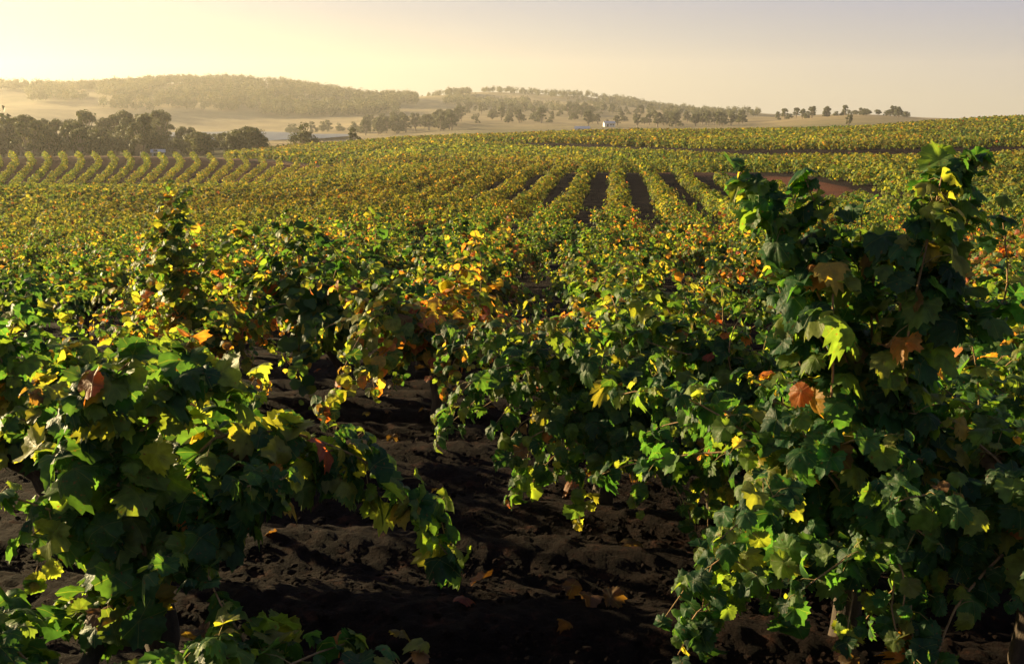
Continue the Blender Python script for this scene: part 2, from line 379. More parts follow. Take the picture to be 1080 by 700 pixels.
PAL = np.array([(.018, .052, .02), (.032, .082, .026), (.075, .125, .03), (.135, .155, .036), (.25, .2, .05), (.32, .135, .035), (.2, .055, .027), (.12, .07, .032)])
GREEN = [.28, .36, .24, .10, .01, .004, .002, .006]; MIXED = [.13, .27, .32, .20, .03, .022, .008, .022]; AUTUMN = [.07, .16, .24, .24, .13, .11, .04, .04]

def leaves(pos, nrm, tip, size, col, templates, g):
    """place one leaf per row; returns V, F, C"""
    n = nrm / (np.linalg.norm(nrm, axis=1)[:, None] + 1e-9)
    t = tip - (tip * n).sum(1)[:, None] * n; t /= np.linalg.norm(t, axis=1)[:, None] + 1e-9
    s = np.cross(t, n); Vs, Fs, Cs, off = [], [], [], 0
    which = g.integers(0, len(templates), len(pos))
    for k, (tv, tf, tw) in enumerate(templates):
        I = np.where(which == k)[0]
        if not len(I): continue
        sq = size[I, None] * g.uniform(.85, 1.15, (len(I), 1))
        V = pos[I, None] + (tv[None, :, 0:1] * s[I, None] * sq[..., None] + tv[None, :, 1:2] * t[I, None] * size[I, None, None] + tv[None, :, 2:3] * n[I, None] * size[I, None, None])
        m = len(tv); Vs.append(V.reshape(-1, 3)); Fs.append((tf[None] + (np.arange(len(I)) * m)[:, None, None]).reshape(-1, 3) + off); off += len(I) * m
        c = np.empty((len(I), m, 4)); c[..., :3] = col[I, None]; c[..., 3] = tw[None]
        Cs.append(c.reshape(-1, 4))
    return np.concatenate(Vs), np.concatenate(Fs), np.concatenate(Cs)

def pick(g, n, probs):
    p = np.array(probs) / sum(probs); c = PAL[g.choice(len(PAL), n, p=p)]
    return c * g.uniform(.85, 1.4, (n, 1)) * g.uniform(.92, 1.08, (n, 3))

def make_vine(name, seed, ncane=16, length=(.6, 1.0), elev=(15, 80), trunk_h=.42, per=7, size=(.045, .082), probs=MIXED, templates=T_MID, material=None,
              extra=(), base=(0, 0, 0), hero=False, arm=.22, center_up=0, azr=None, extra_probs=None, droop=1.0, eper=4, ejit=.08, special=()):
    """a bush vine: gnarled trunk with arms, arching canes, leaves on stalks"""
    g = np.random.default_rng(seed); root = bpy.data.objects.new(name, None); SC.collection.objects.link(root); root.location = base
    root.empty_display_size = .3; base = np.array(base, float); wood = Geo()
    head = np.array([g.normal() * .04, g.normal() * .04, trunk_h])
    tl = smooth_line([(0, 0, -.12), (g.normal() * .03, g.normal() * .03, trunk_h * .5), head], 9)
    wood.add(*tube(tl, np.linspace(.048, .04, 9) * g.uniform(.85, 1.15, 9), 9, rough=.1, seed=seed))
    narm = 5; tips = []
    for k in range(narm):
        a = k / narm * 2 * math.pi + g.normal() * .3; L = arm * g.uniform(.7, 1.3)
        tp = head + np.array([math.cos(a) * L, math.sin(a) * L, g.uniform(.05, .18)]); tips.append(tp)
        wood.add(*tube(smooth_line([head - [0, 0, .03], head + (tp - head) * .5 + [0, 0, g.normal() * .02], tp], 6), np.linspace(.036, .018, 6), 7, rough=.1, seed=seed + k))
    cand, LP, LN, LT, LC = [], [], [], [], []
    stalk = Geo()
    canes = []
    for k in range(ncane):
        s = tips[k % narm]; a = (k * 2.399 + g.normal() * .35) if azr is None else math.radians(g.uniform(*azr))
        e = math.radians(g.uniform(*elev)); L = g.uniform(*length)
        d = np.array([math.cos(a) * math.cos(e), math.sin(a) * math.cos(e), math.sin(e)]); p = s.copy(); pts = [p.copy()]
        nst = max(4, int(L / .065)); wob = g.normal(size=3) * .06
        for q in range(nst):
            d = d + wob + g.normal(size=3) * .05 + np.array([0, 0, -(.05 + .10 * q / nst) * droop]); d /= np.linalg.norm(d); p = p + d * (L / nst); pts.append(p.copy())
        canes.append((np.array(pts), probs, per))
    more = []
    for line in extra:
        more.append(line)
        if hero and len(line) > 2: more.append([q + g.normal(size=3) * ejit for q in line])
    for line in more:
        pts = [np.asarray(q, float) - base for q in line]; s = min(tips, key=lambda tt: np.linalg.norm(tt - pts[0]))
        L = sum(np.linalg.norm(pts[i + 1] - pts[i]) for i in range(len(pts) - 1)) + np.linalg.norm(pts[0] - s)
        canes.append((smooth_line([s] + pts, max(5, int(L / .055))), extra_probs or probs, eper))
    gz = height(np.array([base[0]]), np.array([base[1]]))[0] - base[2] if hero else -.05
    for ci, (pts, pr, per_) in enumerate(canes):
        pts[:, 2] = np.maximum(pts[:, 2], gz + .06)
        if hero:
            V, Fc = tube(pts, np.linspace(.0055, .002, len(pts)), 5)
            link('cane', mesh_np('cane', V, Fc, None, True, [M_CANE]), root)
        else: wood.add(*tube(pts, np.linspace(.006, .0025, len(pts)), 4), m=1)
        T = np.gradient(pts, axis=0); T /= np.linalg.norm(T, axis=1)[:, None] + 1e-9
        tint = pr if g.random() > (.12 if pr is GREEN else .25) else [a * b for a, b in zip(pr, [.6, .8, 1, 1.5, 3, 3, 3, 2])]
        for q in range(len(pts)):
            f = q / len(pts); nl = per_ if q > 1 else max(2, per_ // 2)
            nl = max(1, int(round(nl * (1 - .45 * f) * g.uniform(.6, 1.3))))
            rd = g.normal(size=(nl, 3)); rd[:, 2] = rd[:, 2] * .8 + .15; rd /= np.linalg.norm(rd, axis=1)[:, None]
            ln = g.uniform(.03, .13, nl) * (1 - .5 * f) * (1 if q < len(pts) - 1 else .4)
            pos = pts[q] + rd * ln[:, None] + T[q] * g.uniform(-.03, .03, (nl, 1))
            pos[:, 2] = np.maximum(pos[:, 2], gz + .04)
            out = pos - np.array([0, 0, trunk_h * .7]); out /= np.linalg.norm(out, axis=1)[:, None] + 1e-9
            nn = out * .7 + rd * .45 + np.array([0, 0, .42]) + g.normal(size=(nl, 3)) * .38
            tt = np.array([0, 0, -1.0]) + out * .55 + rd * .3 + g.normal(size=(nl, 3)) * .4
            LP.append(pos); LN.append(nn); LT.append(tt); LC.append(pick(g, nl, tint))
            cand.append((size[0] * .75 + (size[1] - size[0] * .75) * g.random(nl) ** 1.2) * (1 - (.5 if per_ == per else .2) * f ** 2))
            if hero:
                for u in range(nl):
                    if g.random() < .6:
                        m_ = (pts[q] + pos[u]) / 2 + np.array([0, 0, .008])
                        stalk.add(*tube([pts[q], m_, pos[u]], .0014, 3, cap=False))
    pos, nn, tt, cc, ss = map(np.concatenate, (LP, LN, LT, LC, cand))
    for q, sz, c_, n_, t_ in special:        # single conspicuous leaves
        pos = np.vstack([pos, np.asarray(q) - base]); nn = np.vstack([nn, n_]); tt = np.vstack([tt, t_]); ss = np.append(ss, sz); cc = np.vstack([cc, c_])
    V, Fc, C = leaves(pos, nn, tt, ss, cc, templates, g)
    link('trunk', wood.mesh('trunk', [M_BARK, M_CANE], color=False), root)
    geo = Geo(); geo.add(V, Fc, C, 0)
    if hero: 
        geo.V += [v for v in stalk.V]; geo.F += [f + geo.n for f in [np.concatenate(stalk.F)]]; geo.C += stalk.C; geo.M += [np.full(len(np.concatenate(stalk.F)), 1)]
    link('foliage', geo.mesh('foliage', [material or M_LEAF_MID, M_STEM]), root)
    return root

def tag(o, label, cat, group=None):
    o['label'] = label; o['category'] = cat
    if group: o['group'] = group
def copy_tree(o, loc, rz, sc=1):
    c = o.copy(); SC.collection.objects.link(c); c.location = loc; c.rotation_euler = (0, 0, rz); c.scale = (sc, sc, sc)
    for ch in list(o.children):
        d = ch.copy(); SC.collection.objects.link(d); d.parent = c
    return c

# ------------------------------------------------------------------ the near vines, one by one
GRP = 'bush vines of the front block'
def ground_at(px, r):
    a = az_of(px); x, y = r * math.sin(a), r * math.cos(a); return (x, y, H(x, y))
heroes = []
def hero(px, r, label, **kw):
    b = ground_at(px, r); o = make_vine('grapevine', base=b, hero=True, templates=kw.pop('templates', T_HI), material=M_LEAF, **kw)
    tag(o, label, 'grapevine', GRP); heroes.append((b[0], b[1], kw.get('clear', 1.25))); return o
Q = lambda *a: [P(*p) for p in a]
hero(118, 2.95, 'large backlit vine at the lower left, one long cane trailing right over bare soil', seed=11, ncane=17, length=(.34, .54), elev=(-5, 80),
     trunk_h=.40, per=6, size=(.05, .085), probs=GREEN, eper=4, ejit=.045, special=[(P(97, 405, 2.66), .06, (.26, .11, .028), (-.35, -.7, .65), (-1, 0, -.2)), (P(165, 478, 2.7), .062, (.17, .2, .03), (-.2, -.9, .3), (.2, 0, -1)), (P(288, 500, 2.75), .06, (.26, .14, .03), (-.5, -.6, .2), (0, 0, -1)), (P(235, 392, 2.76), .075, (.11, .165, .03), (-.3, -.5, .8), (.5, 0, -.6)), (P(130, 390, 2.74), .075, (.10, .16, .03), (-.3, -.6, .7), (-.2, 0, -1))],
     extra=[Q((215, 470, 2.85), (290, 455, 2.9), (350, 470, 2.95), (405, 500, 2.95), (445, 550, 2.95), (478, 592, 2.9)),
            Q((200, 500, 2.85), (260, 470, 2.9), (330, 490, 2.95), (385, 520, 2.95)),
            Q((120, 480, 2.85), (160, 420, 2.8), (210, 395, 2.8), (255, 410, 2.85)), Q((100, 470, 2.85), (95, 430, 2.75), (130, 395, 2.75))])
hero(10, 2.6, 'shaded vine in the bottom left corner with its leaves reaching down to dark soil', seed=31, ncane=13, length=(.2, .36), elev=(-25, 50),
     trunk_h=.22, per=6, size=(.045, .085), probs=GREEN)
hero(255, 2.15, 'low vine at the bottom edge, only its top leaves out of shadow', seed=12, ncane=10, length=(.25, .42), elev=(10, 60),
     trunk_h=.22, per=6, size=(.05, .08), probs=GREEN, arm=.15)
hero(640, 4.7, 'green vine left of the largest vine, low canes hanging over the dark soil', seed=13, ncane=28, length=(.55, .85), elev=(-12, 62), per=6, size=(.042, .074), probs=GREEN,
     extra=[Q((600, 400, 4.5), (540, 385, 4.4), (490, 410, 4.35), (462, 465, 4.3)), Q((620, 420, 4.4), (590, 440, 4.3), (598, 480, 4.2), (608, 525, 4.15)),
            Q((600, 430, 4.4), (550, 420, 4.4), (520, 450, 4.3)), Q((640, 400, 4.5), (600, 360, 4.5), (540, 350, 4.5)), Q((640, 440, 4.4), (560, 460, 4.3), (550, 500, 4.2))])
hero(775, 4.75, 'dark green vine half hidden behind the left side of the largest vine', seed=14, ncane=28, length=(.5, .8), elev=(-12, 70), per=6, size=(.042, .074), probs=GREEN,
     extra=[Q((740, 380, 4.6), (700, 340, 4.6), (660, 310, 4.6))])
hero(925, 3.3, 'largest vine, filling the right foreground with two tall tufts of shoots rising like a V', seed=15, ncane=34, length=(.45, .78), elev=(-15, 75), trunk_h=.45, per=6, size=(.038, .074), eper=4, special=[(P(858, 420, 2.84), .055, (.27, .14, .025), (-.9, -.2, .1), (0, 0, -1)), (P(845, 412, 2.84), .05, (.26, .09, .03), (-.5, -.8, .5), (-.6, 0, -.6)), (P(838, 640, 2.66), .06, (.035, .09, .03), (-.2, -.9, .3), (.3, 0, -1))], ejit=.055, probs=GREEN,
     extra=[Q((890, 460, 3.2), (860, 350, 3.1), (825, 250, 3.05), (780, 178, 3.05)), Q((890, 430, 3.2), (850, 300, 3.1), (816, 232, 3.05), (795, 198, 3)),
            Q((930, 430, 3.2), (955, 310, 3.1), (985, 215, 3.1), (1035, 172, 3.05)), Q((940, 430, 3.2), (950, 320, 3.0), (975, 235, 3.0), (1010, 185, 3.05)),
            Q((940, 430, 3.2), (980, 330, 3.1), (1015, 250, 3.1), (1025, 200, 3.1)), Q((900, 430, 3.2), (890, 330, 3.1), (870, 250, 3.1), (862, 205, 3.1)),
            Q((910, 400, 3.2), (920, 320, 3.15), (925, 250, 3.15)), Q((890, 450, 3.2), (850, 380, 3.1), (820, 300, 3.1)),
            Q((900, 420, 3.1), (860, 300, 3.0), (880, 262, 3.0)), Q((930, 420, 3.1), (970, 320, 3.0), (960, 268, 3.0)),
            Q((870, 560, 3.1), (800, 560, 3.0), (740, 600, 2.95), (695, 660, 2.9)), Q((860, 560, 3.1), (790, 600, 3.0), (740, 650, 2.9), (715, 690, 2.85)),
            Q((900, 520, 3.0), (860, 480, 2.9), (840, 440, 2.85)), Q((880, 560, 3.0), (830, 600, 2.85), (820, 660, 2.8)), Q((950, 560, 3.0), (940, 640, 2.8), (960, 700, 2.75))])
hero(1140, 3.3, 'dark vine cut by the right edge, close beside the largest vine', seed=16, ncane=30, length=(.5, .85), elev=(-15, 75), per=6, size=(.04, .072), probs=GREEN)
hero(1010, 4.3, 'vine with reddish and yellow leaves behind the right tuft of the largest vine', seed=17, ncane=20, length=(.55, .85), elev=(15, 75), per=6, size=(.05, .08), probs=MIXED)
hero(15, 4.5, 'yellow green vine at the left edge behind the backlit vine', seed=18, ncane=22, length=(.55, .85), elev=(10, 70), per=6, size=(.05, .085), probs=MIXED)
hero(455, 7.0, 'vine with orange leaves whose cane droops left towards the bare corridor of soil', seed=19, ncane=20, length=(.6, .95), elev=(10, 70), per=6, size=(.05, .08), probs=AUTUMN, templates=T_MID,
     extra=[Q((430, 340, 6.8), (385, 350, 6.6), (360, 395, 6.3), (340, 450, 6.0)), Q((430, 350, 6.7), (400, 380, 6.4), (370, 410, 6.2)), Q((430, 320, 6.8), (390, 330, 6.7), (365, 370, 6.5))])
hero(200, 8.6, 'vine with one tall upright shoot standing clear above the left field', seed=20, ncane=30, length=(.7, 1.2), elev=(15, 80), per=6, size=(.042, .072), eper=5, ejit=.09, probs=AUTUMN, templates=T_MID,
     extra=[Q((190, 300, 8.4), (183, 240, 8.4), (180, 189, 8.4)), Q((200, 300, 8.4), (190, 250, 8.3), (192, 205, 8.4)), Q((185, 310, 8.4), (172, 260, 8.4), (170, 215, 8.4)), Q((205, 300, 8.4), (235, 260, 8.4), (268, 240, 8.4))], extra_probs=MIXED)
hero(60, 6.3, 'yellowing vine in the gap left of the vine with the tall upright shoot', seed=33, ncane=22, length=(.6, .95), elev=(0, 75), per=6, size=(.045, .078), probs=MIXED, templates=T_MID)
hero(690, 6.9, 'vine with orange leaves behind the low green vine left of centre right', seed=21, ncane=22, length=(.6, .95), elev=(15, 75), per=6, size=(.05, .08), probs=MIXED, templates=T_MID)

# ------------------------------------------------------------------ the rest of the front block: copies of eight vines
protos = []
specs = [(GREEN, 101), (MIXED, 102), (MIXED, 103), (AUTUMN, 104), (MIXED, 105), (AUTUMN, 106), (GREEN, 107), (MIXED, 108)]
used = {}
def proto(k):
    if k not in used:
        pr, sd = specs[k]
        used[k] = [make_vine('grapevine', sd, ncane=26, length=(.55, 1.05), elev=(-5, 82), per=6, size=(.045, .08), probs=pr), False]
    return used[k]
RA = math.radians(6)                      # the rows' direction
def grid(spx, spy, rmin, rmax, az, jit, pxlo, pxhi, seed):
    g = np.random.default_rng(seed); m = int(rmax / min(spx, spy)) + 3
    i, j = np.meshgrid(np.arange(-m, m), np.arange(-m, m)); u = i.ravel() * spx + g.normal(size=i.size) * jit[0]; v = j.ravel() * spy + g.normal(size=i.size) * jit[1]
    x = u * math.cos(az) + v * math.sin(az); y = -u * math.sin(az) + v * math.cos(az); r = np.hypot(x, y); px = px_of(x, y)
    k = (y > 0) & (r > rmin) & (r < rmax) & (px > pxlo) & (px < pxhi); return x[k], y[k], r[k], px[k]
ga = grid(2.35, 1.6, 5.2, 37, RA, (.3, .25), -350, 1430, 5); gb = grid(3.1, 1.45, 37, 170, RA, (.15, .22), -350, 1430, 5)
gx, gy, gr, gp = (np.concatenate(q) for q in zip(ga, gb))
keep = gr < R1(gp)
for hx, hy, cl in heroes: keep &= np.hypot(gx - hx, gy - hy) > 1.15
keep &= (np.random.default_rng(4).random(len(gx)) > .07) | (gr > 60); keep &= ~((gp > 200) & (gp < 352) & (gr < 8.0)); keep &= ~((gp > 340) & (gp < 620) & (gr < 6.3))
gx, gy, gr, gp = gx[keep], gy[keep], gr[keep], gp[keep]
order = np.argsort(gr); gx, gy, gr, gp = gx[order], gy[order], gr[order], gp[order]
inview = (gp > -40) & (gp < 1120); rank = np.cumsum(inview); LIMIT = 300 - len(heroes)
cut = gr[np.searchsorted(rank, LIMIT)]
print('individual vines up to', cut)
ind = np.where((gr < cut) & ((gp > -90) & (gp < 1170)))[0]
ind = ind[:max(LIMIT, 0) + 12]
G2 = np.random.default_rng(9)
def band(px, r):
    side = 'left' if px < 330 else 'middle' if px < 700 else 'right'
    if r < 10: d = 'just beyond the foreground'
    elif r < 20: d = 'in the dense leafy belt'
    else: d = 'small, down the front slope'
    return side, d
Z = height(gx, gy)
for k in ind:
    left = 1 - np.clip((gp[k] - 250) / 500, 0, 1)
    pr = np.array([.14, .14, .14, .10 + .14 * left, .14, .08 + .14 * left, .16, .14])
    if gr[k] > 14: pr = np.array([.06, .16, .18, .12, .18, .10, .04, .16])
    p = proto(int(G2.choice(8, p=pr / pr.sum()))); loc = (gx[k], gy[k], Z[k]); rz = G2.uniform(0, 6.28); sc = G2.uniform(.78, 1.26) * (.95 if gr[k] < 12 else 1.02)
    if not p[1]: o = p[0]; p[1] = True; o.location = loc; o.rotation_euler = (0, 0, rz); o.scale = (sc,) * 3
    else: o = copy_tree(p[0], loc, rz, sc)
    side, d = band(gp[k], gr[k]); tag(o, f'green and yellow bush vine {d}, {side} of the photo', 'grapevine', f'bush vines {d}, {side}')
for k, p in used.items():
    if not p[1]:
        for c in list(p[0].children): bpy.data.objects.remove(c)
        bpy.data.objects.remove(p[0])

# ------------------------------------------------------------------ the far vines as one mass (thousands)
def cloud(n, g, rad=.8, lo=.18, hi=1.25):
    """leaf positions of one bush: shell of a rounded, flat-bottomed dome with stray shoots"""
    a = g.uniform(0, 2 * math.pi, n); u = g.random(n) ** .6; zz = g.random(n)
    prof = np.sqrt(np.clip(1 - ((zz - .45) / .62) ** 2, 0.05, 1)); rr = rad * prof * (.45 + .55 * u) * (1 + .18 * np.sin(3 * a + g.uniform(0, 6)))
    p = np.stack([rr * np.cos(a), rr * np.sin(a), lo + zz * (hi - lo) * (1 + .12 * np.sin(2 * a + 1))], 1)
    out = np.stack([np.cos(a) * .8, np.sin(a) * .8, .25 + zz * .8], 1) + g.normal(size=(n, 3)) * .45
    return p, out
QUAD = [(np.array([[-.8, -.1, .05], [0, -.55, -.05], [.85, .05, .1], [.1, .95, -.1]]) + 0, np.array([[0, 1, 2], [0, 2, 3]]), np.ones(4) * .5),
        (np.array([[-.6, -.6, .1], [.65, -.5, -.08], [.6, .55, .12], [-.55, .75, -.1]]), np.array([[0, 1, 2], [0, 2, 3]]), np.ones(4) * .5)]
FAR = Geo()
def far_vines(x, y, n, size, g, pr, rad=.8, hi=1.25, templates=QUAD):
    z = height(x, y); bases = [cloud(n, g, rad, .12, hi) for _ in range(12)]; w_ = g.integers(0, 12, len(x)); Ps, Os = [], []
    sc = g.uniform(.82, 1.18, len(x)); rot = g.uniform(0, 6.28, len(x))
    P_ = np.stack([b[0] for b in bases])[w_]; O_ = np.stack([b[1] for b in bases])[w_]
    c, s = np.cos(rot)[:, None], np.sin(rot)[:, None]
    def R_(v): return np.stack([v[..., 0] * c - v[..., 1] * s, v[..., 0] * s + v[..., 1] * c, v[..., 2]], -1)
    P_ = R_(P_) * sc[:, None, None] + np.stack([x, y, z], 1)[:, None]; O_ = R_(O_)
    m = P_.shape[0] * n; vt = np.repeat(g.uniform(.8, 1.2, (len(x), 1)) * (1 + .45 * fbm(x / 14, y / 14, 3))[:, None] * np.stack([1.08 + .3 * fbm(x / 22 + 7, y / 22, 2), np.ones(len(x)), np.ones(len(x))], 1), n, 0)
    col = pick(g, m, pr) * vt; tip = np.array([0, 0, -1.]) + g.normal(size=(m, 3)) * .6
    FAR.add(*leaves(P_.reshape(-1, 3), O_.reshape(-1, 3), tip, g.uniform(.7, 1.25, m) * size, col, templates, g))
OLIVE = [.03, .12, .36, .45, .03, .002, 0, .012]
rest = np.ones(len(gx), bool); rest[ind] = False
G3 = np.random.default_rng(21); OLV2 = [.06, .20, .36, .30, .05, .008, .002, .02]
for lo, hi_, n, s, tp in ((0, 55, 260, .085, T_LO), (55, 90, 170, .125, QUAD), (90, 170, 90, .19, QUAD)):
    k = rest & (gr >= lo) & (gr < hi_)
    if k.any(): far_vines(gx[k], gy[k], n, s, G3, OLIVE if lo > 0 else OLV2, rad=.64, hi=1.08, templates=tp)
# upper block behind the track, rows across the slope
bx, by, br, bp = grid(3.3, 1.5, 60, 345, math.radians(-38), (.15, .2), 200, 1300, 6)
k = (br > R2(bp) + 1.5) & (br < R3(bp)) & (np.abs(br - GAP(bp)) > np.where(bp > 520, 5, 0)); bx, by, br = bx[k], by[k], br[k]
for lo, hi_, n, s in ((0, 130, 90, .19), (130, 200, 50, .27), (200, 400, 30, .38)):
    k = (br >= lo) & (br < hi_); far_vines(bx[k], by[k], n, s, G3, OLIVE, rad=.8, hi=1.35)
# contour-planted block on the left: curved rows
cx_, cy_ = [], []
for row in range(-7, 29):
    p0 = 10 + row * 17.5
    for t in np.arange(0, 1.001, .026):
        px = p0 + 14 * t - 60 * max(0, t - .35) ** 1.3 + G3.normal() * .6; r = 207 - 55 * t + G3.normal() * .3
        if px > 392 or (px > 238 and r > R2(px) - 8): continue
        a = az_of(px); cx_.append(r * math.sin(a)); cy_.append(r * math.cos(a))
far_vines(np.array(cx_), np.array(cy_), 64, .15, G3, OLIVE, rad=.5, hi=1.05)
print('far leaf tris', sum(len(f) for f in FAR.F))
link('vineyard', FAR.mesh('vineyard', [M_LEAF_FAR], smooth=False), kind='stuff', label='far rows of yellow green vines running down and across the slopes', category='vineyard')

# ------------------------------------------------------------------ soil clods and dropped leaves
def build_litter():
    g = np.random.default_rng(31); ico_v = []; ph = (1 + 5 ** .5) / 2
    for a in (-1, 1):
        for b in (-ph, ph): ico_v += [(0, a, b), (a, b, 0), (b, 0, a)]
    ico = np.array(ico_v) / 1.9
    from itertools import combinations
    d = lambda i, j: np.linalg.norm(ico[i] - ico[j]); e = min(d(i, j) for i, j in combinations(range(12), 2))
    tf = [t for t in combinations(range(12), 3) if all(abs(d(a, b) - e) < .01 for a, b in combinations(t, 2))]
    tf = [t if np.dot(np.cross(ico[t[1]] - ico[t[0]], ico[t[2]] - ico[t[0]]), ico[t[0]]) > 0 else (t[0], t[2], t[1]) for t in tf]
    n = 30000; r = 2.0 + 10 * g.random(n) ** 1.3; a = g.uniform(-.62, .62, n); x, y = r * np.sin(a), r * np.cos(a); z = height(x, y) + .03
    s = .003 + .017 * g.random(n) ** 5
    V = ico[None] * (1 + g.normal(size=(n, 12, 1)) * .22) * s[:, None, None] * g.uniform(.6, 1.3, (n, 1, 3)) * np.array([1, 1, .6]) + np.stack([x, y, z - .008], 1)[:, None]
    Fc = (np.array(tf)[None] + (np.arange(n) * 12)[:, None, None]).reshape(-1, 3)
    link('soil_clods', mesh_np('soil_clods', V.reshape(-1, 3), Fc, None, False, [M_GROUND]), kind='stuff', label='loose red brown clods of tilled soil under the near vines', category='soil')
    n = 170; r = 2.2 + 9 * g.random(n); a = g.uniform(-.6, .6, n); x, y = r * np.sin(a), r * np.cos(a)
    pos = np.stack([x, y, height(x, y) + .06], 1); nn = np.array([0, 0, 1.]) + g.normal(size=(n, 3)) * .35
    V, Fc, C = leaves(pos, nn, g.normal(size=(n, 3)), g.uniform(.035, .07, n), pick(g, n, [0, 0, 0, .02, .03, .06, .07, .82]) * .6, T_HI, g)
    link('fallen_leaves', mesh_np('fallen_leaves', V, Fc, C, True, [M_LEAF]), kind='stuff', label='dry brown leaves dropped on the soil under the near vines', category='leaf litter')
build_litter()

# ------------------------------------------------------------------ trees
TCOL = np.array([(.055, .07, .026), (.075, .09, .03), (.1, .105, .035), (.125, .12, .042)])
def tree_geo(seed, h=12, w_=9, nleaf=2600, ls=.42, nclump=13, trunk_f=.32):
    g = np.random.default_rng(seed); wood = Geo(); top = np.array([g.normal() * .4, g.normal() * .4, h * trunk_f])
    wood.add(*tube(smooth_line([(0, 0, -.8), (g.normal() * .2, 0, h * .15), top], 7), np.linspace(.045, .03, 7) * h, 8, rough=.06, seed=seed))
    cl = []
    for k in range(nclump):
        a = k * 2.4 + g.normal() * .4; rr = w_ * .5 * g.uniform(.25, .85); zz = h * g.uniform(trunk_f + .06, .93); rr *= 1.15 - .6 * (zz / h) ** 2
        c = np.array([math.cos(a) * rr, math.sin(a) * rr, zz]); cl.append((c, g.uniform(.09, .25) * w_))
        wood.add(*tube(smooth_line([top - [0, 0, g.uniform(0, .5)], (top + c) / 2 + [0, 0, -.3], c], 5), np.linspace(.018, .006, 5) * h, 5))
    P_, O_, S_ = [], [], []
    for c, r in cl:
        m = int(nleaf / nclump * g.uniform(.7, 1.3)); d = g.normal(size=(m, 3)); d /= np.linalg.norm(d, axis=1)[:, None]
        q = c + d * r * (.35 + .7 * g.random((m, 1)) ** .7) * np.array([1, 1, .72]); P_.append(q); O_.append(d + g.normal(size=(m, 3)) * .5 + [0, 0, .3])
    P_, O_ = np.concatenate(P_), np.concatenate(O_); m = len(P_)
    col = TCOL[g.integers(0, 4, m)] * g.uniform(.75, 1.25, (m, 1))
    V, Fc, C = leaves(P_, O_, g.normal(size=(m, 3)), g.uniform(.6, 1.2, m) * ls, col, QUAD, g)
    return wood, V, Fc, C
TP = {}
def tree_proto(kind):
    if kind not in TP:
        h, w_, n, ls, nc, tf = {'gum_a': (13, 10, 2900, .42, 19, .16), 'gum_b': (14, 9, 2700, .42, 17, .2), 'gum_c': (11, 11, 3000, .42, 20, .12),
                                'bush_a': (6, 8, 1800, .36, 14, .1), 'bush_b': (7, 6.5, 1700, .36, 12, .12)}[kind]
        wood, V, Fc, C = tree_geo(sum(map(ord, kind)), h, w_, n, ls, nc, tf)
        TP[kind] = (wood.mesh('trunk', [M_GUM], color=False), mesh_np('crown', V, Fc, C, False, [M_TREE]))
    return TP[kind]
G4 = np.random.default_rng(77)
def place_tree(px, r, kind, sc, label, group):
    a = az_of(px); x, y = r * math.sin(a), r * math.cos(a); tr, cr = tree_proto(kind)
    o = bpy.data.objects.new('gum_tree' if kind[0] == 'g' else 'bushy_tree', None); SC.collection.objects.link(o); o.location = (x, y, H(x, y)); o.rotation_euler = (0, 0, G4.uniform(0, 6.28)); o.scale = (sc * G4.uniform(.85, 1.15), sc * G4.uniform(.85, 1.15), sc)
    link('trunk', tr, o); link('crown', cr, o); tag(o, label, 'tree', group)
GK = ['gum_a', 'gum_b', 'gum_c']; BK = ['bush_a', 'bush_b']
def many(n, p0, p1, r0, r1, kinds, s0, s1, label, group, fp=None):
    for _ in range(n):
        px = G4.uniform(p0, p1); r = G4.uniform(r0, r1); place_tree(px, r, kinds[G4.integers(len(kinds))], G4.uniform(s0, s1), label, group)
many(56, -60, 150, 300, 430, GK, .72, 1.05, 'tall tree in the hazy wood at the left edge behind the curved vine rows', 'tall trees of the left wood')
many(48, 110, 275, 310, 420, BK + ['gum_c'], .6, .9, 'round bushy tree between the curved vine rows and the reservoir', 'bushy trees before the reservoir')
many(5, 150, 180, 430, 480, GK, .9, 1.1, 'tree beside the small white shed in the left wood', 'trees by the white shed')
place_tree(321, 350, 'bush_a', 1.15, 'single round dark tree just behind the vineyard crest, below the yellow field', None)
place_tree(373, 352, 'bush_b', .75, 'smaller round bush just behind the vineyard crest, right of the round dark tree', None)
many(44, 375, 480, 760, 960, GK, .8, 1.1, 'dark tree in the clump at the foot of the left wooded ridge', 'trees in the clump below the left ridge')
many(14, 300, 400, 800, 1000, BK, .9, 1.3, 'low tree scattered on the hazy slope below the left ridge', 'low trees on the slope below the left ridge')
many(70, 480, 620, 900, 1350, GK + BK, .6, 1.1, 'tree on the lower slope of the middle hill', 'trees on the lower slope of the middle hill')
many(56, 600, 720, 800, 1450, GK + BK, .6, 1.05, 'tree on the right shoulder of the middle hill', 'trees on the right shoulder of the middle hill')
many(34, 690, 785, 850, 1050, GK, .7, 1.0, 'dark tree in the clump left of the dry grass knoll', 'trees left of the dry grass knoll')
many(46, 815, 955, 960, 1080, GK + BK, .5, .85, 'tree along the top of the dry grass knoll', 'trees on top of the dry grass knoll')
place_tree(894, 650, 'gum_a', .55, 'lone small tree standing on the open dry grass knoll', None)

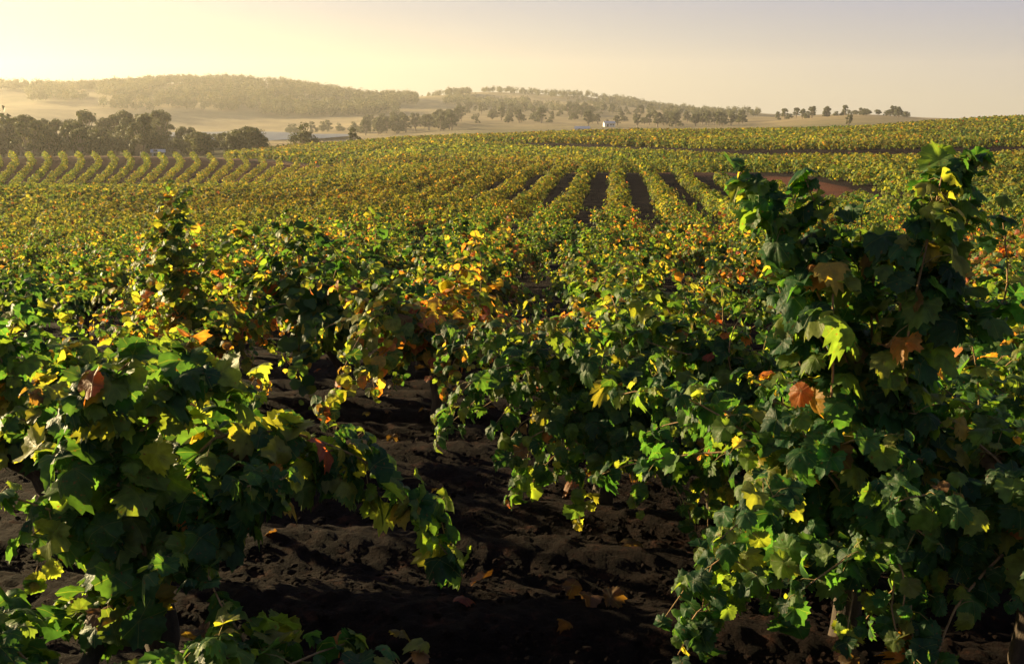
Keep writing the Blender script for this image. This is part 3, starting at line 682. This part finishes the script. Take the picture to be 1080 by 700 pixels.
def wood_mass(name, areas, label):
    geo = Geo(); g = np.random.default_rng(88)
    for n, p0, p1, r0, r1, h, thr in areas:
        m = n * 3; px = g.uniform(p0, p1, m); r = g.uniform(r0, r1, m); a = np.interp(px, COLX, _A); x, y = r * np.sin(a), r * np.cos(a)
        k = (fbm(x / 110 + 9, y / 110, 3) > thr); x, y = x[k][:n], y[k][:n]; z = height(x, y)
        kk = 110; hh = h * g.uniform(.65, 1.25, len(x)); ww = hh * g.uniform(.6, .95, len(x))
        d = g.normal(size=(len(x), kk, 3)); d /= np.linalg.norm(d, axis=2)[..., None]; d *= (.5 + .55 * g.random((len(x), kk, 1)))
        lob = 1 + .3 * np.sin(d[..., 0:1] * 4 + g.uniform(0, 6, (len(x), 1, 1))) * np.cos(d[..., 1:2] * 5 + g.uniform(0, 6, (len(x), 1, 1)))
        P_ = np.stack([x, y, z + hh * .58], 1)[:, None] + d * lob * np.stack([ww * .5, ww * .5, hh * .44], 1)[:, None]
        O_ = d + g.normal(size=d.shape) * .4; M = len(x) * kk
        col = np.repeat(TCOL[g.integers(0, 4, len(x))], kk, 0) * g.uniform(.8, 1.2, (M, 1))
        geo.add(*leaves(P_.reshape(-1, 3), O_.reshape(-1, 3), g.normal(size=(M, 3)), g.uniform(.7, 1.2, M) * h * .085, col, QUAD, g))
    link(name, geo.mesh(name, [M_TREE], smooth=False), kind='stuff', label=label, category='wood')
wood_mass('wood', [(1500, -300, 440, 1480, 1680, 12, -.13), (800, 110, 420, 1180, 1480, 12, .02), (420, -250, 150, 1250, 1500, 11, .1),
                   (420, 440, 780, 1750, 2050, 11, .05), (160, 470, 560, 1500, 1900, 11, .05), (250, 520, 800, 1250, 1700, 9, .18), (260, -300, 0, 330, 600, 13, -.3)],
          'far woodland covering the hazy ridges on the horizon')

# ------------------------------------------------------------------ farm buildings
M_WALL = plain('white_paint', (.75, .74, .7), .7, 0, 3, .06); M_ROOF = plain('metal_roof', (.5, .5, .5), .45, .3, 2, .1); M_DARK = plain('dark_opening', (.03, .03, .035), .4, 0, 2, .1)
def box(c, s):
    V = np.array([[x, y, z] for x in (-.5, .5) for y in (-.5, .5) for z in (-.5, .5)]) * s + c
    return V, [(0, 1, 3), (0, 3, 2), (4, 6, 7), (4, 7, 5), (0, 4, 5), (0, 5, 1), (2, 3, 7), (2, 7, 6), (0, 2, 6), (0, 6, 4), (1, 5, 7), (1, 7, 3)]
def building(name, px, r, L, W, h, rz, label, cat):
    a = az_of(px); x, y = r * math.sin(a), r * math.cos(a); o = bpy.data.objects.new(name, None); SC.collection.objects.link(o); o.location = (x, y, H(x, y)); o.rotation_euler = (0, 0, rz); tag(o, label, cat)
    g = Geo(); g.add(*box((0, 0, h / 2 - .4), (L, W, h + .8))); rh = W * .25
    for s in (-1, 1):
        e = s * L / 2; V = [(e, -W / 2, h), (e, W / 2, h), (e, 0, h + rh)]; g.add(V, [(0, 1, 2)])
    link('wall', g.mesh('wall', [M_WALL], False, False), o)
    g = Geo(); 
    for s in (-1, 1):
        V = [(-L / 2 - .4, s * (W / 2 + .5), h - .2), (L / 2 + .4, s * (W / 2 + .5), h - .2), (L / 2 + .4, 0, h + rh + .05), (-L / 2 - .4, 0, h + rh + .05)]
        V += [(p[0], p[1], p[2] + .12) for p in V]; g.add(V, [(0, 1, 2), (0, 2, 3), (4, 6, 5), (4, 7, 6), (0, 4, 5), (0, 5, 1), (1, 5, 6), (1, 6, 2), (2, 6, 7), (2, 7, 3), (3, 7, 4), (3, 4, 0)])
    link('roof', g.mesh('roof', [M_ROOF], False, False), o)
    g = Geo(); g.add(*box((-L * .2, -W / 2 - .03, 1.1), (1.2, .1, 2.2))); link('door', g.mesh('door', [M_DARK], False, False), o)
    for q in (.1, .32):
        g = Geo(); g.add(*box((L * q, -W / 2 - .03, h * .55), (1.3, .1, 1.1))); link('window', g.mesh('window', [M_DARK], False, False), o)
building('farmhouse', 642, 850, 9, 6, 2.9, .15, 'tiny white farmhouse at the foot of the middle hill', 'house')
building('shed', 614, 640, 9, 5, 2.4, -.1, 'long low pale shed just above the vineyard crest, left of the farmhouse', 'shed')
building('shed', 166, 330, 3.6, 2.6, 1.5, .3, 'small pale roofed shed among the trees left of the reservoir', 'shed')

# ------------------------------------------------------------------ haze
def haze():
    V, Fc = box((0, 0, 40), (6700, 6700, 300)); me = mesh_np('haze', V, Fc, None, False)
    m, t, o = mat('haze'); v = N(t, 'ShaderNodeVolumePrincipled'); v.inputs['Density'].default_value = HAZE; v.inputs['Color'].default_value = (.93, .9, .85, 1); v.inputs['Anisotropy'].default_value = .5
    t.links.new(v.outputs[0], o.inputs['Volume']); me.materials.append(m)
    link('haze', me, kind='stuff', label='warm evening haze over the valley and hills', category='haze')
haze()
